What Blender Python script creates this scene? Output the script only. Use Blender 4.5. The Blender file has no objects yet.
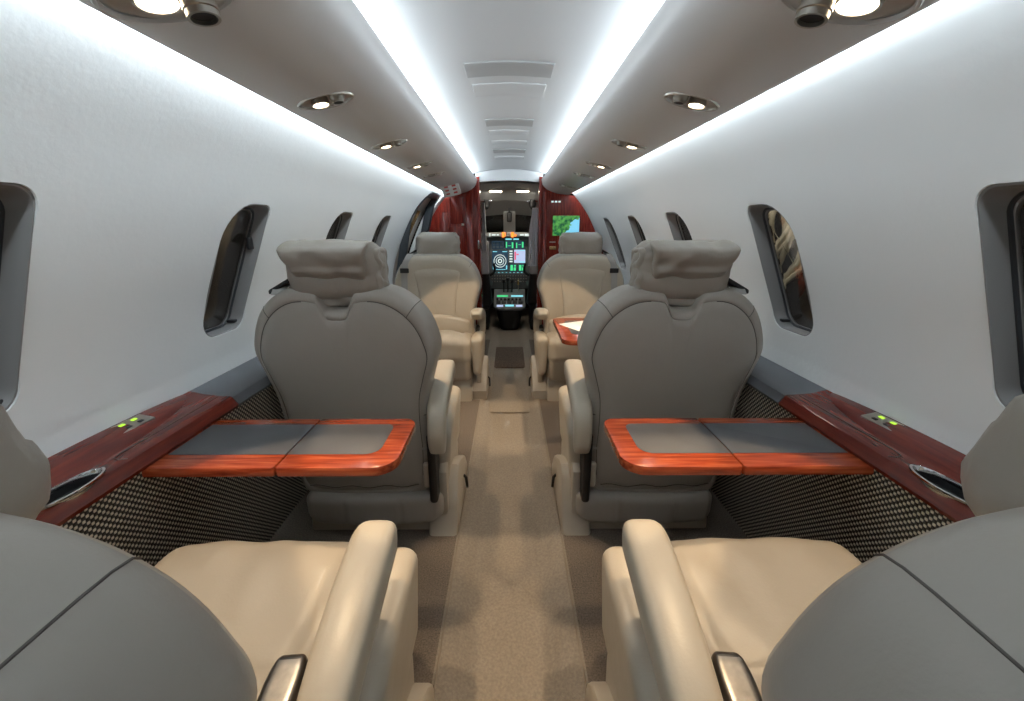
import bpy, bmesh, math, random
from mathutils import Vector, Matrix, noise
random.seed(4)
S = bpy.context.scene
COL = S.collection
PI = math.pi
EYE = 0.92                      # camera height above the seat floor

# ------------------------------------------------------------------ materials
def mat(name, col, rough=0.5, metal=0.0, coat=0.0, spec=0.5, bump=None, var=None, emit=None, estr=0.0, trans=0.0, ior=1.45):
    m = bpy.data.materials.new(name); m.use_nodes = True
    nt = m.node_tree; b = nt.nodes['Principled BSDF']
    b.inputs['Base Color'].default_value = (*col, 1)
    b.inputs['Roughness'].default_value = rough
    b.inputs['Metallic'].default_value = metal
    b.inputs['Coat Weight'].default_value = coat
    b.inputs['Coat Roughness'].default_value = 0.06
    b.inputs['Specular IOR Level'].default_value = spec
    b.inputs['Transmission Weight'].default_value = trans
    b.inputs['IOR'].default_value = ior
    if emit:
        b.inputs['Emission Color'].default_value = (*emit, 1)
        b.inputs['Emission Strength'].default_value = estr
    tc = nt.nodes.new('ShaderNodeTexCoord')
    if var:                      # (scale, amount): gentle tone variation
        n = nt.nodes.new('ShaderNodeTexNoise'); n.inputs['Scale'].default_value = var[0]; n.inputs['Detail'].default_value = 4
        r = nt.nodes.new('ShaderNodeValToRGB')
        a = var[1]
        r.color_ramp.elements[0].position = 0.3; r.color_ramp.elements[1].position = 0.7
        r.color_ramp.elements[0].color = (*[c * (1 - a) for c in col], 1)
        r.color_ramp.elements[1].color = (*[min(1, c * (1 + a)) for c in col], 1)
        nt.links.new(tc.outputs['Object'], n.inputs['Vector']); nt.links.new(n.outputs['Fac'], r.inputs['Fac'])
        nt.links.new(r.outputs['Color'], b.inputs['Base Color'])
    if bump:                     # list of (scale, strength, distance)
        prev = None
        for sc, st, di in bump:
            n = nt.nodes.new('ShaderNodeTexNoise'); n.inputs['Scale'].default_value = sc; n.inputs['Detail'].default_value = 3
            k = nt.nodes.new('ShaderNodeBump'); k.inputs['Strength'].default_value = st; k.inputs['Distance'].default_value = di
            nt.links.new(tc.outputs['Object'], n.inputs['Vector']); nt.links.new(n.outputs['Fac'], k.inputs['Height'])
            if prev: nt.links.new(prev.outputs['Normal'], k.inputs['Normal'])
            prev = k
        nt.links.new(prev.outputs['Normal'], b.inputs['Normal'])
    return m

def wood(name, dark, mid, light, scale=(1, 1, 1), rough=0.22):
    m = mat(name, mid, rough, coat=0.3, spec=0.35)
    nt = m.node_tree; b = nt.nodes['Principled BSDF']
    tc = nt.nodes.new('ShaderNodeTexCoord'); mp = nt.nodes.new('ShaderNodeMapping'); mp.inputs['Scale'].default_value = scale
    n = nt.nodes.new('ShaderNodeTexNoise'); n.inputs['Scale'].default_value = 7; n.inputs['Detail'].default_value = 7; n.inputs['Distortion'].default_value = 0.4
    r = nt.nodes.new('ShaderNodeValToRGB'); e = r.color_ramp.elements
    e[0].position = 0.34; e[0].color = (*dark, 1); e[1].position = 0.68; e[1].color = (*light, 1)
    x = e.new(0.52); x.color = (*mid, 1)
    nt.links.new(tc.outputs['Object'], mp.inputs['Vector']); nt.links.new(mp.outputs['Vector'], n.inputs['Vector'])
    nt.links.new(n.outputs['Fac'], r.inputs['Fac']); nt.links.new(r.outputs['Color'], b.inputs['Base Color'])
    return m

def woven(name):
    m = mat(name, (0.05, 0.045, 0.04), 0.55)
    nt = m.node_tree; b = nt.nodes['Principled BSDF']; L = nt.links.new
    tc = nt.nodes.new('ShaderNodeTexCoord'); sp = nt.nodes.new('ShaderNodeSeparateXYZ'); L(tc.outputs['Object'], sp.inputs[0])
    def math_(op, a, bb=None):
        k = nt.nodes.new('ShaderNodeMath'); k.operation = op
        for i, v in enumerate((a, bb)):
            if v is None: continue
            if isinstance(v, (int, float)): k.inputs[i].default_value = v
            else: L(v, k.inputs[i])
        return k.outputs[0]
    f = 2 * PI / 0.0128
    sy = math_('SINE', math_('MULTIPLY', sp.outputs['Y'], f)); sz = math_('SINE', math_('MULTIPLY', sp.outputs['Z'], f))
    prod = math_('MULTIPLY', sy, sz)
    h = math_('ABSOLUTE', prod)
    fac = math_('GREATER_THAN', prod, 0.0)
    r = nt.nodes.new('ShaderNodeMix'); r.data_type = 'RGBA'
    r.inputs['A'].default_value = (0.02, 0.017, 0.015, 1); r.inputs['B'].default_value = (0.72, 0.66, 0.55, 1)
    k = math_('MULTIPLY', fac, math_('MINIMUM', math_('MULTIPLY', h, 2.2), 1.0))
    L(k, r.inputs['Factor']); L(r.outputs['Result'], b.inputs['Base Color'])
    bp = nt.nodes.new('ShaderNodeBump'); bp.inputs['Strength'].default_value = 0.8; bp.inputs['Distance'].default_value = 0.003
    L(h, bp.inputs['Height']); L(bp.outputs['Normal'], b.inputs['Normal'])
    return m

def map_screen(name):
    m = mat(name, (0.01, 0.01, 0.01), 0.2)
    nt = m.node_tree; b = nt.nodes['Principled BSDF']; L = nt.links.new
    tc = nt.nodes.new('ShaderNodeTexCoord')
    n = nt.nodes.new('ShaderNodeTexNoise'); n.inputs['Scale'].default_value = 9; n.inputs['Detail'].default_value = 5
    L(tc.outputs['Object'], n.inputs['Vector'])
    sp = nt.nodes.new('ShaderNodeSeparateXYZ'); L(tc.outputs['Object'], sp.inputs[0])
    def M(op, a, bb):
        k = nt.nodes.new('ShaderNodeMath'); k.operation = op
        for i, v in enumerate((a, bb)):
            if isinstance(v, (int, float)): k.inputs[i].default_value = v
            else: L(v, k.inputs[i])
        return k.outputs[0]
    # coast line: land where z - 0.75 x + wobble > 0
    v = M('ADD', M('SUBTRACT', M('MULTIPLY', sp.outputs['Z'], 7.0), M('MULTIPLY', sp.outputs['X'], 6.0)), M('MULTIPLY', M('SUBTRACT', n.outputs['Fac'], 0.5), 2.6))
    land = M('GREATER_THAN', v, -0.18)
    n2 = nt.nodes.new('ShaderNodeTexNoise'); n2.inputs['Scale'].default_value = 38; n2.inputs['Detail'].default_value = 3
    L(tc.outputs['Object'], n2.inputs['Vector'])
    r = nt.nodes.new('ShaderNodeValToRGB'); e = r.color_ramp.elements
    e[0].position = 0.38; e[0].color = (0.0, 0.07, 0.03, 1); e[1].position = 0.62; e[1].color = (0.10, 0.36, 0.07, 1)
    L(n2.outputs['Fac'], r.inputs['Fac'])
    mx = nt.nodes.new('ShaderNodeMix'); mx.data_type = 'RGBA'; mx.inputs['A'].default_value = (0.22, 0.62, 0.85, 1)
    L(land, mx.inputs['Factor']); L(r.outputs['Color'], mx.inputs['B'])
    L(mx.outputs['Result'], b.inputs['Emission Color']); b.inputs['Emission Strength'].default_value = 1.0
    return m

M = {}
M['leather_back'] = mat('shaded_beige_leather', (0.345, 0.317, 0.28), 0.40, bump=[(260, 0.12, 0.002), (9, 0.16, 0.02)], var=(3, 0.05))  # same leather as the beige, greyed to paint in the shade behind the seats
M['leather'] = mat('beige_leather', (0.45, 0.395, 0.315), 0.4, bump=[(260, 0.12, 0.002), (8, 0.22, 0.02)], var=(4, 0.05))
M['leather_arm'] = mat('cream_leather', (0.50, 0.44, 0.35), 0.38, bump=[(260, 0.1, 0.002)])
M['leather_head'] = mat('headrest_leather', (0.33, 0.30, 0.26), 0.42, bump=[(260, 0.1, 0.002), (22, 0.25, 0.012)])
M['seam'] = mat('seam_thread', (0.10, 0.09, 0.08), 0.7)
M['plastic_beige'] = mat('beige_plastic', (0.42, 0.37, 0.30), 0.4)
M['dark'] = mat('black_plastic', (0.015, 0.015, 0.016), 0.45)
M['belt'] = mat('grey_webbing', (0.34, 0.33, 0.31), 0.6, bump=[(600, 0.3, 0.001)])
M['steel'] = mat('brushed_steel', (0.42, 0.39, 0.34), 0.28, metal=1.0, var=(14, 0.15))
M['pewter'] = mat('worn_pewter', (0.22, 0.20, 0.175), 0.3, metal=1.0, var=(40, 0.3))
M['brass'] = mat('brass', (0.75, 0.55, 0.28), 0.25, metal=1.0)
M['chrome'] = mat('chrome', (0.7, 0.7, 0.7), 0.12, metal=1.0)
M['wall'] = mat('textured_wall_covering', (0.755, 0.775, 0.765), 0.62, bump=[(90, 0.10, 0.003), (7, 0.05, 0.02)], var=(2.5, 0.02))
M['ceil'] = mat('smooth_headliner', (0.62, 0.63, 0.63), 0.55, bump=[(120, 0.06, 0.003)])
M['valance'] = mat('valance_paint', (0.62, 0.61, 0.595), 0.36, bump=[(150, 0.05, 0.002)])
M['vent'] = mat('grey_vent_panel', (0.42, 0.425, 0.42), 0.5)
M['wood'] = wood('mahogany_ledge', (0.080, 0.009, 0.005), (0.120, 0.015, 0.008), (0.160, 0.023, 0.012), (14, 1.2, 14))
M['wood_table'] = wood('mahogany_table', (0.20, 0.030, 0.011), (0.35, 0.058, 0.020), (0.50, 0.115, 0.04), (1.2, 16, 14))
M['wood_bulk'] = wood('mahogany_bulkhead', (0.11, 0.009, 0.006), (0.21, 0.020, 0.012), (0.31, 0.040, 0.02), (22, 14, 1.3))
M['insert'] = mat('charcoal_leather_insert', (0.085, 0.087, 0.093), 0.5, bump=[(500, 0.2, 0.001)])
M['ledge_grey'] = mat('slate_leather', (0.10, 0.105, 0.115), 0.42, bump=[(400, 0.15, 0.001)])
M['carpet'] = mat('taupe_carpet', (0.25, 0.215, 0.175), 0.95, spec=0.1, bump=[(420, 0.5, 0.003)], var=(160, 0.14))
M['mat_edge'] = mat('carpet_binding', (0.25, 0.21, 0.165), 0.9, spec=0.1, bump=[(500, 0.6, 0.002)])
M['woven'] = woven('woven_side_panel')
M['frame'] = mat('grey_window_lining', (0.23, 0.225, 0.22), 0.3)
M['rubber'] = mat('dark_rubber', (0.03, 0.035, 0.04), 0.4)
M['glass'] = mat('window_glass', (0.75, 0.75, 0.75), 0.02, trans=1.0, ior=1.45)
M['lamp'] = mat('lamp_lens', (1, 0.9, 0.75), 0.3, emit=(1.0, 0.80, 0.55), estr=14)
M['led'] = mat('led_strip', (1, 1, 1), 0.4, emit=(0.80, 0.92, 1.0), estr=6)
M['green_led'] = mat('green_button_light', (0.1, 0.2, 0.02), 0.3, emit=(0.55, 0.95, 0.05), estr=1.0)
M['paper'] = mat('white_paper', (0.85, 0.85, 0.83), 0.6)
M['strand'] = mat('cream_strand', (0.75, 0.68, 0.50), 0.5, var=(20, 0.15))
M['map'] = map_screen('moving_map')
M['cockpit'] = mat('cockpit_grey_trim', (0.34, 0.345, 0.335), 0.55)
M['panel'] = mat('instrument_panel_grey', (0.13, 0.145, 0.15), 0.5)
M['screen'] = mat('dark_screen', (0.01, 0.012, 0.016), 0.2, emit=(0.02, 0.05, 0.08), estr=1.0)
M['cyan'] = mat('cyan_display', (0.02, 0.05, 0.06), 0.3, emit=(0.25, 0.75, 0.85), estr=1.0)
M['green'] = mat('green_display', (0.02, 0.06, 0.03), 0.3, emit=(0.08, 0.85, 0.30), estr=0.9)
M['lilac'] = mat('map_display', (0.1, 0.1, 0.15), 0.3, emit=(0.50, 0.60, 0.85), estr=0.9)
M['red'] = mat('magenta_display', (0.1, 0.02, 0.03), 0.3, emit=(0.85, 0.12, 0.22), estr=0.9)
M['amber'] = mat('amber_annunciator', (0.2, 0.05, 0.0), 0.3, emit=(1.0, 0.20, 0.03), estr=2.2)
M['white_led'] = mat('white_display', (0.3, 0.3, 0.3), 0.3, emit=(0.75, 0.9, 0.85), estr=0.8)
M['sheep'] = mat('grey_sheepskin', (0.55, 0.55, 0.55), 0.9, bump=[(150, 0.6, 0.005)])
M['curtain'] = mat('grey_curtain', (0.8, 0.8, 0.83), 0.85)
M['door_inner'] = mat('door_taupe', (0.36, 0.32, 0.28), 0.4)
M['sign'] = mat('white_sign', (0.65, 0.63, 0.60), 0.4)
M['sign_red'] = mat('sign_red', (0.45, 0.06, 0.05), 0.5)
M['night'] = mat('hangar_wall_dark', (0.035, 0.028, 0.024), 0.8)

# ------------------------------------------------------------------ mesh helpers
def link(name, bm, m, parent=None, smooth=True, ang=40, recalc=True):
    if recalc: bmesh.ops.recalc_face_normals(bm, faces=bm.faces[:])
    me = bpy.data.meshes.new(name); bm.to_mesh(me); bm.free()
    me.materials.append(M[m])
    if smooth:
        for p in me.polygons: p.use_smooth = True
        me.set_sharp_from_angle(angle=math.radians(ang))
    o = bpy.data.objects.new(name, me); COL.objects.link(o)
    if parent: o.parent = parent
    return o

def empty(name, loc, label, cat, group=None, rot=(0, 0, 0)):
    o = bpy.data.objects.new(name, None); COL.objects.link(o)
    o.empty_display_size = 0.05
    o.location = loc; o.rotation_euler = rot
    tag(o, label, cat, group); return o

def tag(o, label, cat, group=None):
    o['label'] = label; o['category'] = cat
    if group: o['group'] = group
    return o

def struct(o):
    o['kind'] = 'structure'; return o

def loft(bm, loops, closed=True, cap0=False, cap1=False):
    rows = [[bm.verts.new(p) for p in l] for l in loops]
    n = len(loops[0])
    for a, b in zip(rows, rows[1:]):
        for i in range(n if closed else n - 1):
            j = (i + 1) % n
            bm.faces.new((a[i], a[j], b[j], b[i]))
    if cap0: bm.faces.new(rows[0][::-1])
    if cap1: bm.faces.new(rows[-1])
    return rows

def softbox(bm, half, r, n=10, deform=None, off=(0, 0, 0), squash=None):
    """rounded box as a dense quad grid, optionally deformed"""
    hx, hy, hz = half
    if isinstance(n, int): n = (n, n, n)
    cache = {}
    def ticks(h, k):
        out = []
        e = max(3, k // 3)
        rr = min(r, h * 0.999)
        for i in range(e): out.append(-h + rr * (1 - math.cos(i / e * PI / 2)) if False else -h + rr * i / e)
        m_ = max(2, k)
        for i in range(m_ + 1): out.append(-(h - rr) + 2 * (h - rr) * i / m_)
        for i in range(1, e + 1): out.append(h - rr + rr * i / e)
        return out
    T = [ticks(hx, n[0]), ticks(hy, n[1]), ticks(hz, n[2])]
    def vert(i, j, k):
        key = (i, j, k)
        if key in cache: return cache[key]
        p = Vector((T[0][i], T[1][j], T[2][k]))
        q = Vector((max(-(hx - r), min(hx - r, p.x)), max(-(hy - r), min(hy - r, p.y)), max(-(hz - r), min(hz - r, p.z))))
        d = p - q
        # map the cube corner to the sphere
        if d.length > 1e-9:
            mx = max(abs(d.x), abs(d.y), abs(d.z))
            d = d.normalized() * mx
        w = q + d
        if deform: w = Vector(deform(w))
        cache[key] = bm.verts.new(w + Vector(off)); return cache[key]
    a, b, c = len(T[0]) - 1, len(T[1]) - 1, len(T[2]) - 1
    for i in range(a):
        for j in range(b):
            for k in (0, c):
                bm.faces.new((vert(i, j, k), vert(i + 1, j, k), vert(i + 1, j + 1, k), vert(i, j + 1, k)))
    for i in range(a):
        for k in range(c):
            for j in (0, b):
                bm.faces.new((vert(i, j, k), vert(i + 1, j, k), vert(i + 1, j, k + 1), vert(i, j, k + 1)))
    for j in range(b):
        for k in range(c):
            for i in (0, a):
                bm.faces.new((vert(i, j, k), vert(i, j + 1, k), vert(i, j + 1, k + 1), vert(i, j, k + 1)))

def sbox(name, half, r, m, parent, off=(0, 0, 0), n=6, deform=None):
    bm = bmesh.new(); softbox(bm, half, r, n, deform, off); return link(name, bm, m, parent)

def tube(bm, pts, r, seg=8, caps=True):
    pts = [Vector(p) for p in pts]
    loops = []
    up = None
    for i, p in enumerate(pts):
        t = (pts[min(i + 1, len(pts) - 1)] - pts[max(i - 1, 0)]).normalized()
        if up is None:
            up = Vector((0, 0, 1)) if abs(t.z) < 0.9 else Vector((1, 0, 0))
        s = t.cross(up).normalized(); up = s.cross(t).normalized()
        rr = r[i] if isinstance(r, (list, tuple)) else r
        loops.append([p + rr * (math.cos(2 * PI * k / seg) * s + math.sin(2 * PI * k / seg) * up) for k in range(seg)])
    loft(bm, loops, True, caps, caps)

def spline(pts, n=8, closed=False):
    pts = [Vector(p) for p in pts]; out = []
    N = len(pts)
    for i in range(N if closed else N - 1):
        g = lambda k: pts[k % N] if closed else pts[max(0, min(N - 1, k))]
        p0, p1, p2, p3 = g(i - 1), g(i), g(i + 1), g(i + 2)
        for k in range(n):
            t = k / n
            out.append(0.5 * ((2 * p1) + (p2 - p0) * t + (2 * p0 - 5 * p1 + 4 * p2 - p3) * t * t + (3 * p1 - p0 - 3 * p2 + p3) * t ** 3))
    if not closed: out.append(pts[-1])
    return out

def rrect(x0, x1, y0, y1, rs, seg=6):
    """rounded rectangle, rs = radii at (x0,y0),(x1,y0),(x1,y1),(x0,y1)"""
    if not isinstance(rs, (tuple, list)): rs = (rs,) * 4
    out = []
    for (cx, cy, a0, r, sx, sy) in ((x0, y0, PI, rs[0], 1, 1), (x1, y0, 1.5 * PI, rs[1], -1, 1), (x1, y1, 0, rs[2], -1, -1), (x0, y1, 0.5 * PI, rs[3], 1, -1)):
        c = (cx + sx * r, cy + sy * r)
        for k in range(seg + 1):
            a = a0 + PI / 2 * k / seg
            out.append((c[0] + r * math.cos(a), c[1] + r * math.sin(a)))
    return out

def slab(bm, poly, f, t0, t1, bev=0.0):
    """prism of 2-D poly; f(u, v, t) -> xyz; the t1 edge is softened by bev"""
    cu = sum(p[0] for p in poly) / len(poly); cv = sum(p[1] for p in poly) / len(poly)
    def ins(d):
        out = []
        n = len(poly)
        for i in range(n):
            a = Vector(poly[i - 1]); b = Vector(poly[i]); c = Vector(poly[(i + 1) % n])
            e1 = (b - a); e2 = (c - b)
            if e1.length < 1e-9: e1 = e2
            if e2.length < 1e-9: e2 = e1
            nn = Vector((-e1.y, e1.x)).normalized() + Vector((-e2.y, e2.x)).normalized()
            nn = nn.normalized() if nn.length > 1e-9 else Vector((0, 0))
            q = b + nn * d
            # keep inward whichever way poly winds
            out.append(q)
        return out
    area = sum(poly[i - 1][0] * poly[i][1] - poly[i][0] * poly[i - 1][1] for i in range(len(poly)))
    sg = 1 if area > 0 else -1
    loops = []
    sgn = 1 if t1 > t0 else -1
    if bev:
        for d, t in ((bev, t0), (bev * 0.3, t0 + sgn * bev * 0.3), (0, t0 + sgn * bev), (0, t1 - sgn * bev), (bev * 0.3, t1 - sgn * bev * 0.3), (bev, t1)):
            loops.append([f(p[0], p[1], t) for p in ins(d * sg)])
    else:
        loops = [[f(p[0], p[1], t0) for p in poly], [f(p[0], p[1], t1) for p in poly]]
    loft(bm, loops, True, True, True)

XY = lambda u, v, t: Vector((u, v, t))
YZ = lambda u, v, t: Vector((t, u, v))
XZ = lambda u, v, t: Vector((u, t, v))

def slab_obj(name, poly, f, t0, t1, m, parent=None, bev=0.0, smooth=True):
    bm = bmesh.new(); slab(bm, poly, f, t0, t1, bev); return link(name, bm, m, parent, smooth, 35)

def cut(o, cutters):
    """exact boolean difference, baked into o's mesh"""
    for c in cutters:
        md = o.modifiers.new('cut', 'BOOLEAN'); md.operation = 'DIFFERENCE'; md.object = c; md.solver = 'EXACT'
    dg = bpy.context.evaluated_depsgraph_get(); dg.update()
    me = bpy.data.meshes.new_from_object(o.evaluated_get(dg))
    o.modifiers.clear(); old = o.data; nm = old.name; o.data = me; bpy.data.meshes.remove(old); me.name = nm
    for p in me.polygons: p.use_smooth = True
    me.set_sharp_from_angle(angle=math.radians(35))
    for c in cutters:
        d = c.data; bpy.data.objects.remove(c); bpy.data.meshes.remove(d)

def copy_tree(o, parent=None):
    c = o.copy(); COL.objects.link(c)
    if parent: c.parent = parent
    for ch in list(o.children): copy_tree(ch, c)
    return c

# ------------------------------------------------------------------ cabin section
WALL = [(0.775, 0.30), (0.776, 0.54), (0.772, 0.60), (0.757, 0.67), (0.732, 0.745), (0.700, 0.82), (0.662, 0.90), (0.622, 0.975), (0.582, 1.038), (0.535, 1.097), (0.487, 1.150), (0.44, 1.20), (0.36, 1.27)]
def wall_x(z):
    for (x0, z0), (x1, z1) in zip(WALL, WALL[1:]):
        if z <= z1 or (x1, z1) == WALL[-1]:
            t = (z - z0) / (z1 - z0); return x0 + (x1 - x0) * t
    return WALL[-1][0]
WALLS = [(p.x, p.y) for p in spline([(x, z, 0) for x, z in WALL], 5)]
def wall_xs(z):
    for (x0, z0), (x1, z1) in zip(WALLS, WALLS[1:]):
        if z <= z1: return x0 + (x1 - x0) * (z - z0) / max(1e-9, z1 - z0)
    return WALLS[-1][0]
Y0, Y1 = -2.0, 3.33

def extrude(name, prof, y0, y1, m, ny=2, parent=None, s=1, ang=35):
    bm = bmesh.new()
    loops = [[Vector((s * x, y0 + (y1 - y0) * k / ny, z)) for x, z in prof] for k in range(ny + 1)]
    loft(bm, loops, True, True, True)
    return link(name, bm, m, parent, True, ang)

def offset_prof(prof, d):
    out = []
    for i, (x, z) in enumerate(prof):
        a = Vector(prof[max(0, i - 1)]); b = Vector(prof[min(len(prof) - 1, i + 1)])
        t = (b - a).normalized(); out.append((x + t.y * d, z - t.x * d))
    return out

# windows: (near edge, far edge) along the cabin
WIN_L = [(0.42, 0.592), (0.985, 1.152), (1.565, 1.745), (2.12, 2.30)]
WIN_R = WIN_L + [(2.70, 2.885)]
WZ0, WZ1 = 0.645, 0.972
def win_outline(y0, y1, grow=0.0, seg=7):
    return rrect(y0 - grow, y1 + grow, WZ0 - grow, WZ1 + grow, (0.05, 0.04, 0.03, 0.085), seg)

wno = 0
for s, side, wins in ((-1, 'left', WIN_L), (1, 'right', WIN_R)):
    prof = WALLS + offset_prof(WALLS, 0.025)[::-1]
    w = struct(extrude('wall_' + side, prof, Y0, Y1, 'wall', 60, s=s))
    cutters = []
    for (a, b) in wins:
        cutters.append(slab_obj('cutter', win_outline(a, b), YZ, s * 0.50, s * 0.95, 'wall'))
    if side == 'left':
        cutters.append(slab_obj('cutter', rrect(2.74, 3.23, 0.2, 1.135, (0.02, 0.02, 0.06, 0.16), 10), YZ, -0.30, -0.95, 'wall'))
    cut(w, cutters)
    for (a, b) in wins:
        wno += 1
        ol = win_outline(a, b, -0.0005)
        n = len(ol)
        # lining: a tube from the cabin face out to the pane, flared, with real thickness
        bm = bmesh.new()
        def ring(dx, g):
            o2 = win_outline(a, b, g); return [Vector((s * (wall_xs(z) + dx), y, z)) for y, z in o2]
        loft(bm, [ring(0.003, 0.0), ring(0.002, -0.003), ring(0.012, -0.005), ring(0.028, -0.005), ring(0.036, -0.007), ring(0.038, -0.013), ring(0.046, -0.013), ring(0.048, 0.012), ring(0.02, 0.010)], True)
        fr = struct(link('window_%d' % wno, bm, 'frame', None))
        bm = bmesh.new()
        def pring(dx, sc):
            cy, cz = (a + b) / 2, (WZ0 + WZ1) / 2
            o2 = win_outline(a, b, -0.012)
            return [Vector((s * (wall_xs(cz + (z - cz) * sc) + dx), cy + (y - cy) * sc, cz + (z - cz) * sc)) for y, z in o2]
        loft(bm, [pring(0.040, k) for k in (0.02, 0.3, 0.6, 0.85, 1.0)] + [pring(0.044, k) for k in (1.0, 0.85, 0.6, 0.3, 0.02)], True, True, True)
        link('pane', bm, 'glass', fr)
        bm = bmesh.new()
        tube(bm, [Vector((s * (wall_xs(z) + 0.037), y, z)) for y, z in win_outline(a, b, -0.009)], 0.0035, 6)
        link('seal', bm, 'rubber', fr)
        if wno == 2:
            sbox('latch', (0.005, 0.010, 0.016), 0.004, 'dark', fr, (s * (wall_xs(0.875) + 0.022), b - 0.012, 0.875), 2)
        if wno in (1, 2, 6):
            sbox('lower_clip', (0.012, 0.008, 0.004), 0.003, 'dark', fr, (s * (wall_xs(0.66) + 0.022), b - 0.018, 0.664), 2)

# ceiling
CEIL = [(-0.36, 1.262), (-0.30, 1.288), (-0.24, 1.306), (-0.16, 1.320), (-0.08, 1.328), (0, 1.331), (0.08, 1.328), (0.16, 1.320), (0.24, 1.306), (0.30, 1.288), (0.36, 1.262)]
CEILS = [(p.x, p.y) for p in spline([(x, z, 0) for x, z in CEIL], 4)]
def ceil_z(x):
    for (x0, z0), (x1, z1) in zip(CEILS, CEILS[1:]):
        if x <= x1: return z0 + (z1 - z0) * (x - x0) / (x1 - x0)
    return CEILS[-1][1]
struct(extrude('ceiling', CEILS + [(x, z + 0.02) for x, z in CEILS[::-1]], Y0, Y1 + 0.05, 'ceil', 10))

# valances that carry the reading lights
VAL = [(0.292, 1.245), (0.256, 1.262), (0.246, 1.260), (0.243, 1.250), (0.248, 1.228), (0.262, 1.206), (0.288, 1.185), (0.325, 1.168), (0.365, 1.157), (0.405, 1.151), (0.435, 1.148), (0.452, 1.147), (0.457, 1.150), (0.452, 1.158), (0.41, 1.172), (0.34, 1.21)]
VALS = [(p.x, p.y) for p in spline([(x, z, 0) for x, z in VAL], 3, closed=True)]
VALB = [(0.262, 1.206), (0.288, 1.185), (0.325, 1.168), (0.365, 1.157), (0.405, 1.151), (0.435, 1.148), (0.452, 1.147)]
def val_z(x):
    for (x0, z0), (x1, z1) in zip(VALB, VALB[1:]):
        if x <= x1: return z0 + (z1 - z0) * (x - x0) / (x1 - x0)
    return VALB[-1][1]
VTILT = math.atan(0.225)
LIGHT_Y = {'left': [0.535, 0.93, 1.385, 1.825, 2.15], 'right': [0.535, 0.93, 1.385, 1.825, 2.17, 2.76]}
LX = 0.366
lamp_specs = []
for s, side in ((-1, 'left'), (1, 'right')):
    v = struct(extrude('trim_1' if s < 0 else 'trim_2', VALS, Y0, Y1 - 0.002, 'valance', 60, s=s))
    bm = bmesh.new(); cutters = []
    for i, y in enumerate(LIGHT_Y[side]):
        bm = bmesh.new()
        bmesh.ops.create_uvsphere(bm, u_segments=40, v_segments=20, radius=1)
        k = 1.35 if i == 0 else 1.0
        bmesh.ops.transform(bm, matrix=Matrix.Translation((s * LX, y, val_z(LX) + 0.002)) @ Matrix.Rotation(s * VTILT, 4, 'Y') @ Matrix.Diagonal((0.052 * k, 0.034 * k, 0.012, 1)), verts=bm.verts)
        cutters.append(link('cutter', bm, 'valance'))
        lamp_specs.append((s, i, y, k))
    cut(v, cutters)

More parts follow.
